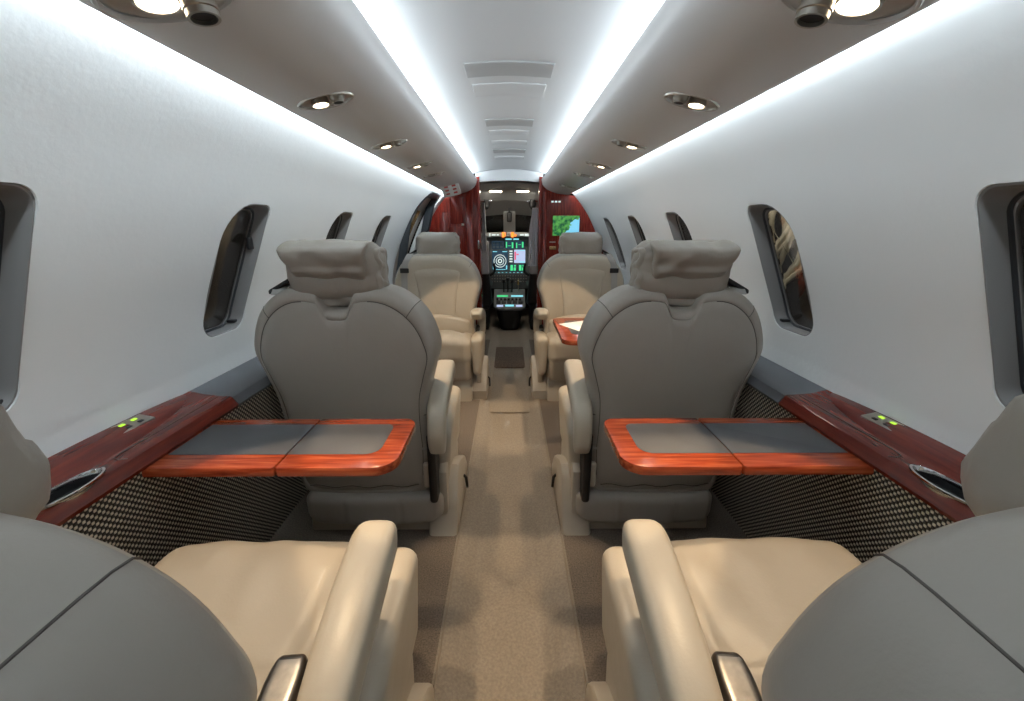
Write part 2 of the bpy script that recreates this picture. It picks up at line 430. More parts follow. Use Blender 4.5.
WHERE = {
 (-1, 0): 'large chrome air nozzle beside a glowing lamp, on the left valance nearest the camera',
 (-1, 1): 'lit oval reading light above the middle left seat, left valance',
 (-1, 2): 'lit oval reading light, third from the near end of the left valance',
 (-1, 3): 'lit oval reading light, fourth from the near end of the left valance',
 (-1, 4): 'unlit dark reading light and nozzle next to the white sign, left valance',
 (1, 0): 'large chrome air nozzle beside a glowing lamp, on the right valance nearest the camera',
 (1, 1): 'lit oval reading light above the middle right seat, right valance',
 (1, 2): 'lit oval reading light, third from the near end of the right valance',
 (1, 3): 'lit oval reading light, fourth from the near end of the right valance',
 (1, 4): 'dark unlit oval nozzle unit, fifth from the near end of the right valance',
 (1, 5): 'dark unlit oval nozzle unit at the far end of the right valance by the bulkhead'}
for s, i, y, k in lamp_specs:
    lit = i < 4
    t = empty('reading_light', (s * LX, y, val_z(LX) + 0.002), WHERE[(s, i)], 'reading light', 'reading lights along the valances', (0, s * VTILT, 0))
    bm = bmesh.new()
    E_ = [(0.0535 * k * math.cos(a), 0.0355 * k * math.sin(a)) for a in [2 * PI * j / 48 for j in range(48)]]
    def er(sc, z): return [Vector((x * sc, yy * sc, z)) for x, yy in E_]
    loft(bm, [er(1.06, 0.0005), er(1.04, -0.0025), er(0.98, -0.0028), er(0.95, 0.001), er(1.0, 0.004)], True)
    link('bezel', bm, 'valance' if i == 0 else 'steel', t)
    # lamp: short barrel with a lens, outboard half; the nozzle inboard
    q = 0.016 * k if i else 0.021
    lx = s * 0.012 * k if i else s * 0.015
    bm = bmesh.new()
    def cr(cx, r, z): return [Vector((cx + r * math.cos(2 * PI * j / 28), r * math.sin(2 * PI * j / 28), z)) for j in range(28)]
    loft(bm, [cr(lx, q * 1.0, 0.010), cr(lx, q * 1.12, -0.001), cr(lx, q * 1.12, -0.005), cr(lx, q * 0.95, -0.006), cr(lx, q * 0.93, -0.003)], True, True, False)
    lam = link('lamp', bm, 'steel', t)
    bm = bmesh.new()
    loft(bm, [cr(lx, q * 0.93, -0.0035), cr(lx, q * 0.7, -0.0050), cr(lx, q * 0.2, -0.0056)], True, True, True)
    link('lens', bm, 'lamp' if lit else 'frame', lam)
    nx = -s * 0.024 * k if i else -s * 0.028
    g = 0.012 * k if i else 0.0165
    dp = -0.009 if i else -0.030
    bm = bmesh.new()
    loft(bm, [cr(nx, g * 1.25, 0.012), cr(nx, g * 1.25, 0.0), cr(nx, g * 1.05, -0.003), cr(nx, g * 0.98, dp * 0.55), cr(nx, g * 1.06, dp * 0.58), cr(nx, g * 1.06, dp * 0.75), cr(nx, g * 0.98, dp * 0.78), cr(nx, g * 0.98, dp), cr(nx, g * 0.80, dp), cr(nx, g * 0.76, dp * 0.6), cr(nx, g * 0.3, dp * 0.5)], True, True, True)
    link('air_nozzle', bm, 'steel', t)
    bm = bmesh.new()
    loft(bm, [cr(nx, g * 0.79, dp * 0.86), cr(nx, g * 0.5, dp * 0.80), cr(nx, g * 0.1, dp * 0.8)], True, True, True)
    link('nozzle_mouth', bm, 'dark', t)

# illuminated passenger sign at the far end of the left valance
sg = empty('passenger_sign', (-0.362, 2.72, val_z(0.362) - 0.020), 'small white passenger sign with red symbols under the far end of the left valance', 'sign', None, (math.radians(-52), -VTILT, 0))
slab_obj('plate', rrect(-0.055, 0.055, -0.045, 0.045, 0.012), XY, 0.016, -0.006, 'sign', sg, 0.002)
for cx in (-0.024, 0.024):     # two pictogram rows: belt and no smoking
    bm = bmesh.new()
    for cy in (-0.024, 0.0, 0.024):
        slab(bm, rrect(cx - 0.012, cx + 0.012, cy - 0.0055, cy + 0.0055, 0.003, 3), XY, -0.0062, -0.0075)
    link('symbol', bm, 'sign_red', sg)

# ceiling vents and hatches
def ceil_panel(name, hw, ya, yb, m, label, cat, drop=0.004, group=None):
    bm = bmesh.new()
    nx = 16
    rows = []
    pts = [(-hw + 2 * hw * k / nx) for k in range(nx + 1)]
    lo = []
    for (yy, dz, ins) in ((ya, 0.002, 0), (ya, -drop, 0.001), (ya + 0.002, -drop - 0.001, 0.002), (yb - 0.002, -drop - 0.001, 0.002), (yb, -drop, 0.001), (yb, 0.002, 0)):
        kx = (hw - ins) / hw
        lo.append([Vector((x * kx, yy, ceil_z(x * kx) + dz)) for x in pts])
    loft(bm, lo, False)
    # ends
    for e in (0, -1):
        bm.faces.new([bm.verts.new(l[e]) for l in lo])
    bmesh.ops.remove_doubles(bm, verts=bm.verts, dist=1e-5)
    o = link(name, bm, m, None)
    return tag(o, label, cat, group)
G = 'panels along the ceiling'
PAN = [(0.119, 1.235, 1.335, 'vent', 'wide grey ceiling panel, nearest the camera'),
       (0.112, 1.405, 1.525, 'ceil', 'white ceiling panel just ahead of the nearest grey one'),
       (0.098, 1.83, 1.935, 'vent', 'grey ceiling vent, third panel along the ceiling'),
       (0.092, 2.03, 2.12, 'ceil', 'pale ceiling panel, fourth along the ceiling, just behind a grey vent'),
       (0.090, 2.26, 2.35, 'ceil', 'pale ceiling panel in front of the farthest grey vent'),
       (0.092, 2.50, 2.60, 'vent', 'narrow grey ceiling vent nearest the cockpit'),
       (0.090, 2.74, 2.85, 'ceil', 'pale ceiling panel nearest the cockpit')]
for hw, a, b, m, lab in PAN:
    ceil_panel('ceiling_panel', hw, a, b, m, lab, 'ceiling panel', 0.004 if m == 'vent' else 0.003, G)

# floor: raised seat floor, coved down to the sunken aisle
FL = [(0.80, -0.06), (0.80, 0.0), (0.165, 0.0), (0.150, -0.001), (0.125, -0.010), (0.105, -0.023), (0.092, -0.029), (0.080, -0.030)]
fp = FL + [(-x, z) for x, z in FL[::-1]]
fl_ = struct(extrude('floor', fp, Y0, 4.9, 'carpet', 40))
M['carpet_side'] = mat('dark_taupe_carpet', (0.155, 0.128, 0.105), 0.95, spec=0.1, bump=[(420, 0.7, 0.003)], var=(260, 0.35))
fl_.data.materials.append(M['carpet_side'])
for p_ in fl_.data.polygons:
    if abs(p_.center.x) > 0.16 and p_.center.y < 3.3: p_.material_index = 1
# bound runner edges beside the aisle
for s in (-1, 1):
    bm = bmesh.new(); tube(bm, [(s * 0.158, y, 0.0005) for y in [Y0 + 0.1 * k for k in range(44)]], 0.0022, 6)
    struct(link('trim_3' if s < 0 else 'trim_4', bm, 'mat_edge'))
tag(slab_obj('aisle_mat', rrect(-0.125, 0.125, 1.98, 2.62, 0.01), XY, -0.030, -0.020, 'carpet', None, 0.003), 'short taupe mat on the aisle floor between the far seats', 'mat')

M['rug'] = mat('brown_rug', (0.12, 0.09, 0.07), 0.95, spec=0.1, bump=[(300, 0.8, 0.004)], var=(90, 0.35))
tag(slab_obj('entry_rug', rrect(-0.13, 0.13, 2.70, 3.20, 0.01), XY, -0.030, -0.021, 'rug', None, 0.003), 'dark brown rug on the floor in front of the cockpit opening', 'rug')
# wall behind the camera, closing the room
bm = bmesh.new()
slab(bm, [(x, z) for x, z in WALLS] + [(-x, z) for x, z in WALLS[::-1]], XZ, Y0 - 0.03, Y0)
bk = struct(link('wall_back', bm, 'wall'))

# ------------------------------------------------------------------ side ledges and woven panels
LED = [(0.700, 0.494), (0.664, 0.496), (0.662, 0.503), (0.668, 0.512), (0.674, 0.522), (0.680, 0.5245), (0.70, 0.525), (0.74, 0.529), (0.7745, 0.538), (0.7745, 0.494)]
for s, side in ((-1, 'left'), (1, 'right')):
    yend = 2.72 if s < 0 else 3.32
    o = struct(extrude('trim_5' if s < 0 else 'trim_6', [(0.672, 0.498), (0.735, 0.0), (0.76, 0.0), (0.72, 0.498)], Y0, yend, 'woven', 2, s=s))
    t = empty('wooden_side_ledge', (s * 0.72, 0.4, 0.5), 'glossy mahogany ledge with cup holder along the near %s wall' % side, 'side ledge')
    loc = lambda p: [(x - 0.72, z - 0.5) for x, z in p]
    body = extrude('ledge_top', loc(LED), -1.0 - 0.4, 0.924 - 0.4, 'wood', 30, t, s=s)
    # cup holder hole
    bm = bmesh.new()
    cy0, cx0 = 0.555, 0.692
    el = [(cx0 - 0.72 + 0.021 * math.cos(2 * PI * j / 40), cy0 - 0.4 + 0.052 * math.sin(2 * PI * j / 40)) for j in range(40)]
    bm2 = bmesh.new(); slab(bm2, [(s * x, y) for x, y in el], XY, 0.008, 0.08)
    c = link('cutter', bm2, 'dark'); c.location = t.location
    bpy.context.view_layer.update()
    cut(body, [c])
    zt = 0.0252
    def er(sc, z): return [Vector((s * (cx0 - 0.72 + (x - cx0 + 0.72) * sc), cy0 - 0.4 + (y - cy0 + 0.4) * sc, z)) for x, y in el]
    bm = bmesh.new(); loft(bm, [er(1.14, zt), er(1.13, zt + 0.003), er(1.04, zt + 0.004), er(0.99, zt + 0.001), er(0.985, 0.012)], True)
    ch = link('cup_holder', bm, 'chrome', t); ch['label'] = 'chrome rimmed oval cup holder'
    bm = bmesh.new(); loft(bm, [er(0.99, 0.022), er(0.97, 0.0095), er(0.3, 0.009)], True, False, True)
    link('cup_well', bm, 'dark', ch)
    # raised outboard console swelling against the wall
    bm = bmesh.new()
    rows = []
    nj = 30
    for j in range(nj + 1):
        q = j / nj; y = 0.36 + 0.56 * q
        w_ = 0.062 * (math.sin(PI * min(1, q * 1.02)) ** 0.55 if 0 < q < 1 else 0.0) + 0.001
        h_ = 0.013 * math.sin(PI * q) ** 0.6 if 0 < q < 1 else 0.0
        prof = []
        for k in range(9):
            a = k / 8
            x = 0.7745 - w_ * (1 - a)
            z = 0.524 + 0.011 * (x - 0.70) / 0.078 + h_ * (1 - (1 - a) ** 3) + 0.0005
            prof.append(Vector((s * (x - 0.72), y - 0.4, z - 0.5)))
        prof.append(Vector((s * 0.0545, y - 0.4, 0.01))); prof.append(Vector((s * (0.0545 - w_), y - 0.4, 0.01)))
        rows.append(prof)
    loft(bm, rows, True, True, True)
    link('outboard_console', bm, 'wood', t)
    bm = bmesh.new()
    zz = lambda x: 0.5245 + 0.004 * (x - 0.68) / 0.06
    tube(bm, [(s * (p[0] - 0.72), p[1] - 0.4, zz(p[0]) - 0.4998) for p in [(0.679, 0.645), (0.69, 0.640), (0.702, 0.645), (0.705, 0.66), (0.706, 0.75), (0.706, 0.92)]], 0.0009, 6)
    link('lid_seam', bm, 'seam', t)
    # switch plate
    sp = empty('switch_panel', (s * 0.755, 0.745, 0.5415), 'silver seat switch plate with two green lit buttons on the %s ledge' % side, 'switch panel', None, (0, -s * math.radians(12), s * math.radians(2)))
    slab_obj('plate', rrect(-0.017, 0.017, -0.036, 0.036, 0.002, 3), XY, -0.004, 0.002, 'steel', sp, 0.0008)
    for cx in (-0.007, 0.007):
        for cy in (-0.013, 0.013):
            outer = cx * s > 0
            slab_obj('button', rrect(cx - 0.0034, cx + 0.0034, cy - 0.0055, cy + 0.0055, 0.0015, 3), XY, 0.002, 0.0032, 'green_led' if outer else 'dark', sp, 0.0004)
    g = extrude('leather_side_ledge', [(x - 0.72, z - 0.5) for x, z in LED], 0.926, yend, 'ledge_grey', 30, s=s)
    g.location = (s * 0.72, 0, 0.5)
    tag(g, 'slate grey leather ledge beyond the wood along the %s wall' % side, 'side ledge')

# ------------------------------------------------------------------ fold-out tables
def table(s, ya, yb, zt, xa, xf, xb, label, m='wood_table', insx=(0.255, 0.66)):
    t = empty('fold_out_table', (s * (xa + xb) / 2, (ya + yb) / 2, zt), label, 'table', 'fold out tables')
    ox, oy = (xa + xb) / 2, (ya + yb) / 2
    def P(x0, x1, r):   # in table coordinates, mirrored for the left
        p = rrect(x0 - ox, x1 - ox, ya - oy, yb - oy, r, 8)
        return [(s * x, y) for x, y in p]
    def leaf(name, p):
        return slab_obj(name, p, XY, -0.020, 0.0, m, t, 0.003)
    lf = leaf('outer_leaf', P(xa, xf - 0.0012, (0.045, 0.005, 0.005, 0.028)))
    rf = leaf('inner_leaf', P(xf + 0.0012, xb, 0.005))
    my0, my1 = ya + 0.046 * (yb - ya) / 0.2, yb - 0.030 * (yb - ya) / 0.2
    pi = lambda x0, x1, r: [(s * (x - ox), y - oy) for x, y in rrect(x0, x1, my0, my1, r, 6)]
    i1 = slab_obj('leather_insert', pi(insx[0], xf - 0.0015, (0.028, 0.001, 0.001, 0.018)), XY, -0.002, 0.0007, 'insert', lf, 0.0003)
    i2 = slab_obj('leather_insert', pi(xf + 0.0015, insx[1], 0.001), XY, -0.002, 0.0007, 'insert', rf, 0.0003)
    for q in (0.12, 0.88):
        sbox('hinge', (0.009, 0.008, 0.003), 0.002, 'dark', t, (s * (xf - ox), ya - oy + q * (yb - ya), -0.0215), 2)
    return t
for s, side in ((-1, 'left'), (1, 'right')):
    table(s, 0.657, 0.858, 0.497, 0.212, 0.432, 0.70, 'folded mahogany table with charcoal inset, open behind the middle %s seat' % side)
table(1, 1.52, 1.93, 0.497, 0.205, 0.44, 0.70, 'mahogany table with white papers on it, by the far right seat')
pp = slab_obj('paper_sheet', rrect(-0.10, 0.10, -0.13, 0.13, 0.001, 2), XY, 0.0, 0.0008, 'paper')
pp.location = (0.37, 1.73, 0.4982); pp.rotation_euler.z = 0.5
tag(pp, 'white paper lying on the far right table', 'paper')

# ------------------------------------------------------------------ seats
OUT = [(0, 0.718), (0.026, 0.721), (0.040, 0.744), (0.054, 0.766), (0.085, 0.772), (0.118, 0.770), (0.152, 0.758), (0.188, 0.732), (0.218, 0.694), (0.238, 0.645), (0.246, 0.595), (0.229, 0.53), (0.212, 0.46), (0.207, 0.37), (0.208, 0.28), (0.203, 0.20), (0.196, 0.145), (0.17, 0.120), (0.09, 0.113), (0, 0.112)]
half = [(p.x, p.y) for p in spline([(x, z, 0) for x, z in OUT], 4)]
OUTL = half + [(-x, z) for x, z in half[-2:0:-1]]
ZC = 0.44
def lean(u, z): return 0.10 * (0.40 - z) + 0.30 * u * u + 0.06 * max(0, z - 0.62)
def back_pt(u, z, y): return Vector((u, y + lean(u, z), z))
OUTF = [(u, max(z, 0.768 + 0.006 * (1 - (u / 0.1) ** 2))) if abs(u) < 0.1 and z > 0.6 else (u, z) for u, z in OUTL]
def ring_back(sc, y):
    q = max(0, min(1, (y - 0.065) / 0.02)) if sc > 0.5 else 0
    return [back_pt(a[0] * sc, ZC + ((a[1] + (b[1] - a[1]) * q) - ZC) * sc, y) for a, b in zip(OUTL, OUTF)]

def make_seat(s, name='passenger_chair'):
    """s=+1: aisle on the +x side. Faces +y. Origin on the floor below the back."""
    t = bpy.data.objects.new(name, None); COL.objects.link(t); t.empty_display_size = 0.05
    # ---- backrest
    bm = bmesh.new()
    L_ = [(0.02, -0.006), (0.3, -0.006), (0.6, -0.005), (0.80, -0.003), (0.885, -0.001), (0.895, 0.0020), (0.905, -0.001), (0.945, 0.001), (0.972, 0.007), (0.989, 0.017), (0.998, 0.036), (1.0, 0.06), (1.0, 0.085), (0.992, 0.105), (0.97, 0.122), (0.93, 0.134), (0.88, 0.139), (0.80, 0.136), (0.55, 0.130), (0.3, 0.126), (0.02, 0.125)]
    loft(bm, [ring_back(a, y) for a, y in L_], True, True, True)
    for f in bm.faces:
        c = f.calc_center_median()
        f.material_index = 1 if c.y - lean(c.x, c.z) > 0.120 else 0
    back = link('backrest', bm, 'leather_back', t, True, 60)
    back.data.materials.append(M['leather'])  # front faces keep the unshaded tone of the same leather
    # rear perimeter seam (both flanks), seams across the shoulder, pocket seam
    bm = bmesh.new()
    idx = [i for i, (u, z) in enumerate(OUTL) if u > 0.09]
    for sg_ in (1, -1):
        pts = []
        for u, z in half:
            if (u > 0.088 or z < 0.2) and z > 0.16:
                pts.append(back_pt(sg_ * u * 0.895, ZC + (z - ZC) * 0.895, 0.0012))
        tube(bm, pts, 0.0013, 6)
        # short seam from the top of the panel out over the shoulder
        # seam running over the shoulder from the rear panel to the front
        k0 = min(range(len(OUTL)), key=lambda i: (OUTL[i][0] - sg_ * 0.196) ** 2 + (OUTL[i][1] - 0.723) ** 2)
        tube(bm, [ring_back(a, y)[k0] for a, y in L_ if a > 0.89], 0.0010, 6)
        p = [back_pt(sg_ * (0.192 + 0.034 * q), 0.405, 0.002 + 0.035 * q * q) for q in [k / 6 for k in range(7)]]
        tube(bm, p, 0.0012, 6)
    tube(bm, [back_pt(-0.165 + 0.33 * k / 20, 0.165 + 0.004 * math.sin(k), -0.004) for k in range(21)], 0.0013, 6)
    link('rear_seam', bm, 'seam', back)
    # front insert: centre panel and seams
    def bulge(w):
        z = w.z + 0.575
        q = max(0, min(1, (z - 0.42) / 0.30))
        u = w.x / 0.122 * (0.102 + 0.060 * q ** 2.4)
        return (u, 0.112 + w.y + lean(u, z) + 0.008 * math.cos(PI * min(1, abs(w.x) / 0.13) / 2) - 0.022 * max(0, (z - 0.67) / 0.06), z)
    bm = bmesh.new(); softbox(bm, (0.122, 0.024, 0.165), 0.018, (8, 2, 14), bulge)
    cp = link('centre_panel', bm, 'leather', back)
    def lumb(w):
        z = w.z + 0.345 + 0.02 * math.cos(w.x * 12)
        return (w.x, 0.128 + w.y + lean(w.x, z) + 0.018 * math.cos(PI * min(1, abs(w.x) / 0.19) / 2) + 0.004 * noise.noise(Vector((w.x * 30, w.z * 12, 0))), z)
    bm = bmesh.new(); softbox(bm, (0.185, 0.022, 0.075), 0.020, (12, 2, 8), lumb)
    link('lumbar_panel', bm, 'leather', back)
    # ---- headrest: rolled pillow + cover hanging into the notch behind
    def hr(w):
        k = 1 + 0.05 * noise.noise(Vector((w.x * 14 + s, w.y * 20, w.z * 20)))
        e = abs(w.x) / 0.122
        wr = 0.010 * noise.noise(Vector((w.z * 60, w.y * 60, w.x * 4 + 5))) * max(0, e - 0.55) * 2
        z = 0.812 + w.z * k + wr
        y = 0.055 - 0.028 + w.y * k * (1 + 0.12 * w.z / 0.07) + wr + 0.30 * w.x * w.x
        return (w.x, y - 0.006, z)
    bm = bmesh.new(); softbox(bm, (0.122, 0.054, 0.074), 0.046, (14, 6, 8), hr)
    hd = link('headrest', bm, 'leather_head', t, True, 70)
    def fl(w):
        z = 0.802 + w.z
        qq = max(0, min(1, (z - 0.765) / 0.12))
        hw = 0.083 + 0.022 * qq ** 1.3
        x = w.x / 0.1 * hw
        n1 = noise.noise(Vector((x * 11, z * 11, 3 + s)))
        fold = 0.0095 * math.sin((z + x * 0.8 * s) * 78 + 2.2 * noise.noise(Vector((x * 9, z * 9, 1)))) * (1 - qq) ** 0.6 * (0.55 + 0.45 * n1)
        y = -0.034 + 0.052 * max(0, min(1, (0.815 - z) / 0.035)) + w.y - 0.020 * qq ** 1.3 - 0.007 * math.exp(-((z - 0.856) / 0.022) ** 2) + 0.007 * math.exp(-((z - 0.825) / 0.012) ** 2) + fold
        if z > 0.868: y += (z - 0.868) * 2.2
        z += 0.005 * noise.noise(Vector((x * 30, 0, s))) * qq
        return (x, y, z)
    bm = bmesh.new(); softbox(bm, (0.1, 0.020, 0.083), 0.014, (28, 3, 26), fl)
    link('headrest_cover', bm, 'leather_head', hd, True, 70)
    bm = bmesh.new()       # gathered leather on the aisle end of the roll
    def ga(w):
        f_ = 0.0022 * math.sin(w.z * 150 + w.y * 60) + 0.004 * noise.noise(Vector((w.y * 40, w.z * 40, 7)))
        return (s * 0.106 + w.x + s * f_, 0.026 + w.y + 0.003 * math.sin(w.z * 120), 0.810 + w.z)
    softbox(bm, (0.014, 0.040, 0.058), 0.013, (2, 12, 26), ga)
    link('gathered_end', bm, 'leather_head', hd, True, 70)
    # ---- shoulder belt: reel and webbing on the outboard side
    bm = bmesh.new()
    pts = [back_pt(-s * 0.150, 0.752, 0.016), back_pt(-s * 0.150, 0.766, 0.035), back_pt(-s * 0.152, 0.768, 0.085), back_pt(-s * 0.158, 0.745, 0.132), back_pt(-s * 0.172, 0.70, 0.150), back_pt(-s * 0.178, 0.55, 0.158), back_pt(-s * 0.180, 0.42, 0.158)]
    sp_ = spline(pts, 5)
    lo = []
    for p in sp_:
        lo.append([p + Vector((-0.017, 0, 0)), p + Vector((0.017, 0, 0)), p + Vector((0.017, 0.002, 0.002)), p + Vector((-0.017, 0.002, 0.002))])
    loft(bm, lo, True, True, True)
    sb = link('shoulder_belt', bm, 'belt', t)
    r_ = sbox('belt_guide', (0.030, 0.026, 0.006), 0.004, 'dark', sb, tuple(back_pt(-s * 0.150, 0.772, 0.055)), 3, lambda w: (w.x, w.y, w.z + s * 0.55 * w.x))
    sbox('belt_clip', (0.024, 0.006, 0.013), 0.004, 'dark', sb, tuple(back_pt(-s * 0.172, 0.685, 0.160)), 3)
    # ---- rear skirt
    def sk(w):
        z = w.z + 0.086
        k = 1 - 0.22 * max(0, (0.075 - z) / 0.05) ** 2
        x = w.x * k
        pinch = sum(math.exp(-((x - c_) / 0.006) ** 2) for c_ in (-0.085, 0.085))
        return (x + s * 0.026, w.y + 0.050 + 0.40 * x * x + 0.004 * pinch * (1 if w.y < 0 else 0), z)
    bm = bmesh.new(); softbox(bm, (0.212, 0.055, 0.052), 0.026, (60, 4, 5), sk)
    link('rear_skirt', bm, 'leather_back', t, True, 60)
    # ---- cushion (slopes up towards the lip)
    def cu(w):
        x, y, z = w
        top = max(0, w.z / 0.07)
        ex = abs(x) / 0.205
        ey = (y + 0.17) / 0.34
        zz = z + 0.270 + 0.13 * (y) + 0.014 * top * (1 - ex ** 3) - (0.018 * max(0, ey - 0.72) ** 1.4 * 4 * top)
        zz += top * 0.007 * noise.noise(Vector((x * 18, y * 9, 2 + s)))
        # shallow seam valley running back from the lip beside the armrest
        d = (s * x - (0.150 - 0.13 * max(0, 0.05 - y)))
        zz -= top * 0.008 * math.exp(-(d / 0.012) ** 2)
        zz -= top * 0.006 * math.exp(-((y + 0.075 + 0.3 * x * x) / 0.008) ** 2)
        return (x * (1 - 0.03 * max(0, ey - 0.8) * 5), y + 0.222, zz)
    bm = bmesh.new(); softbox(bm, (0.205, 0.168, 0.075), 0.042, (30, 26, 6), cu)
    cus = link('seat_cushion', bm, 'leather', t, True, 70)
    sbox('leg_rest', (0.198, 0.055, 0.075), 0.035, 'leather', t, (0, 0.315, 0.185), (14, 4, 6), lambda w: (w.x, w.y + 0.2 * w.z, w.z))
    # bolster beside the cushion under the armrest
    def bo(w):
        return (w.x * (1 + 0.25 * (w.z / 0.10)), w.y, w.z + 0.12 * w.y + 0.01 * math.cos(w.y * 9))
    sbox('side_bolster', (0.027, 0.155, 0.105), 0.024, 'leather', t, (s * 0.230, 0.215, 0.236), (4, 16, 10), bo)
    # ---- armrest: tapered, rising forward, dropping at the rear
    path = [(0.000, 0.300, 0.022, 0.016), (-0.004, 0.33, 0.025, 0.024), (0.002, 0.375, 0.026, 0.028), (0.022, 0.408, 0.028, 0.029), (0.07, 0.430, 0.030, 0.029), (0.14, 0.447, 0.032, 0.030), (0.21, 0.459, 0.033, 0.029), (0.25, 0.463, 0.033, 0.028), (0.268, 0.460, 0.030, 0.026), (0.279, 0.454, 0.022, 0.018)]
    sp_ = spline([(a, b, 0) for a, b, c, d in path], 5); rd = spline([(c, d, 0) for a, b, c, d in path], 5)
    lo = []
    for i, p in enumerate(sp_):
        a = sp_[max(0, i - 1)]; b = sp_[min(len(sp_) - 1, i + 1)]
        tg = (b - a).normalized(); nr = Vector((-tg.y, tg.x))
        hw, hh = rd[i].x, rd[i].y
        lp = []
        for k in range(24):
            an = 2 * PI * k / 24
            cx_, sx_ = math.cos(an), math.sin(an)
            ux = hw * abs(cx_) ** 0.55 * (1 if cx_ >= 0 else -1); un = hh * abs(sx_) ** 0.6 * (1 if sx_ >= 0 else -1)
            lp.append(Vector((s * (0.226 + 0.010 * (0.27 - p.x) / 0.3) + ux, p.x + nr.x * un, p.y + nr.y * un)))
        lo.append(lp)
    bm = bmesh.new(); loft(bm, lo, True, True, True)
    ar = link('armrest', bm, 'leather_arm', t, True, 60)
    # black box painting the shade in the gap beside the armrest; recline tab
    sbox('gap_shade', (0.012, 0.060, 0.115), 0.01, 'dark', t, (s * 0.214, 0.055, 0.235), 3)
    slab_obj('hip_panel', [(0.03, 0.03), (0.30, 0.03), (0.315, 0.16), (0.22, 0.20), (0.08, 0.24), (0.04, 0.20)], YZ, s * 0.222, s * 0.250, 'plastic_beige', t, 0.008)
    sbox('recline_tab', (0.011, 0.010, 0.042), 0.009, 'leather_arm', t, (s * 0.194, 0.022, 0.205), 3)
    # ---- pedestal with aisle shroud
    slab_obj('pedestal', [(0.03, 0.0), (0.36, 0.0), (0.33, 0.15), (0.06, 0.15)], YZ, -s * 0.185, s * 0.20, 'plastic_beige', t, 0.010)
    sh = slab_obj('base_shroud', [(0.0, 0.0), (0.33, 0.0), (0.335, 0.05), (0.29, 0.11), (0.16, 0.175), (0.11, 0.185), (0.075, 0.16), (0.03, 0.05)], YZ, s * 0.19, s * 0.280, 'plastic_beige', t, 0.012)
    bm = bmesh.new(); tube(bm, [(s * 0.280, 0.20, 0.085), (s * 0.288, 0.20, 0.075), (s * 0.290, 0.205, 0.045), (s * 0.290, 0.21, 0.030)], 0.005, 8)
    link('release_lever', bm, 'dark', t)
    # ---- lap belt: webbing across and the metal buckle lying on the cushion beside the armrest
    bm = bmesh.new()
    pts = spline([(s * 0.18, 0.02, 0.29), (s * 0.168, 0.030, 0.335), (s * 0.160, 0.060, 0.368), (s * 0.158, 0.085, 0.375)], 5)
    loft(bm, [[p + Vector((-0.018, 0, 0)), p + Vector((0.018, 0, 0)), p + Vector((0.018, 0, 0.003)), p + Vector((-0.018, 0, 0.003))] for p in pts], True, True, True)
    lb = link('lap_belt', bm, 'belt', t)
    def bk_(w):
        k = 1 - 0.25 * max(0, w.y / 0.034) ** 2
        return (w.x * k, w.y, w.z * (1.25 - 0.4 * w.y / 0.034) + 0.004)
    b_ = sbox('buckle', (0.0235, 0.036, 0.0125), 0.009, 'pewter', lb, (0, 0, 0), (6, 8, 3), bk_)
    b_.location = (s * 0.158, 0.100, 0.383); b_.rotation_euler = (math.radians(14), 0, s * math.radians(4))
    sl = slab_obj('slot', rrect(-0.013, 0.013, 0.022, 0.031, 0.003, 3), XY, 0.006, 0.0155, 'dark', lb, 0.001)
    sl.location = b_.location; sl.rotation_euler = b_.rotation_euler
    return t

GS = 'passenger seats'
SEATS = [(-1, 'L', (-0.442, 1.05, 0), 0, 'beige leather seat seen from behind, middle of the left row, table behind its back'),
         (1, 'R', (0.442, 1.05, 0), 0, 'beige leather seat seen from behind, middle of the right row, table behind its back'),
         (-1, 'L', (-0.43, 0.255, 0), 0, 'nearest leather seat cropped by the lower left corner of the picture'),
         (1, 'R', (0.43, 0.255, 0), 0, 'nearest leather seat cropped by the lower right corner of the picture'),
         (-1, 'R', (-0.405, 2.43, 0), PI, 'beige leather seat facing the camera by the entry door, far left'),
         (1, 'L', (0.405, 2.43, 0), PI, 'beige leather seat facing the camera below the map screen, far right')]
proto = {'L': make_seat(1), 'R': make_seat(-1)}
used = set()
for sd, kind, loc, rz, lab in SEATS:
    o = proto[kind] if kind not in used else copy_tree(proto[kind])
    used.add(kind)
    o.location = loc; o.rotation_euler = (0, 0, rz); tag(o, lab, 'chair', GS)
    if loc[1] < 0.5:                       # the nearest pair stand reclined: back slid aft of the base
        for ch in list(o.children):
            k = ch.name.split('.')[0]
            if k in ('backrest', 'shoulder_belt', 'rear_skirt'): ch.location = (0, -0.150, 0.003)
            if k == 'headrest':
                a_ = math.radians(24); ch.rotation_euler.x = a_
                ch.location = (-0.008 if loc[0] < 0 else 0.008, -0.066 + 0.81 * math.sin(a_), -0.043 + 0.81 * (1 - math.cos(a_)))
                for g in list(ch.children):
                    if g.name.startswith('gathered_end'): bpy.data.objects.remove(g)

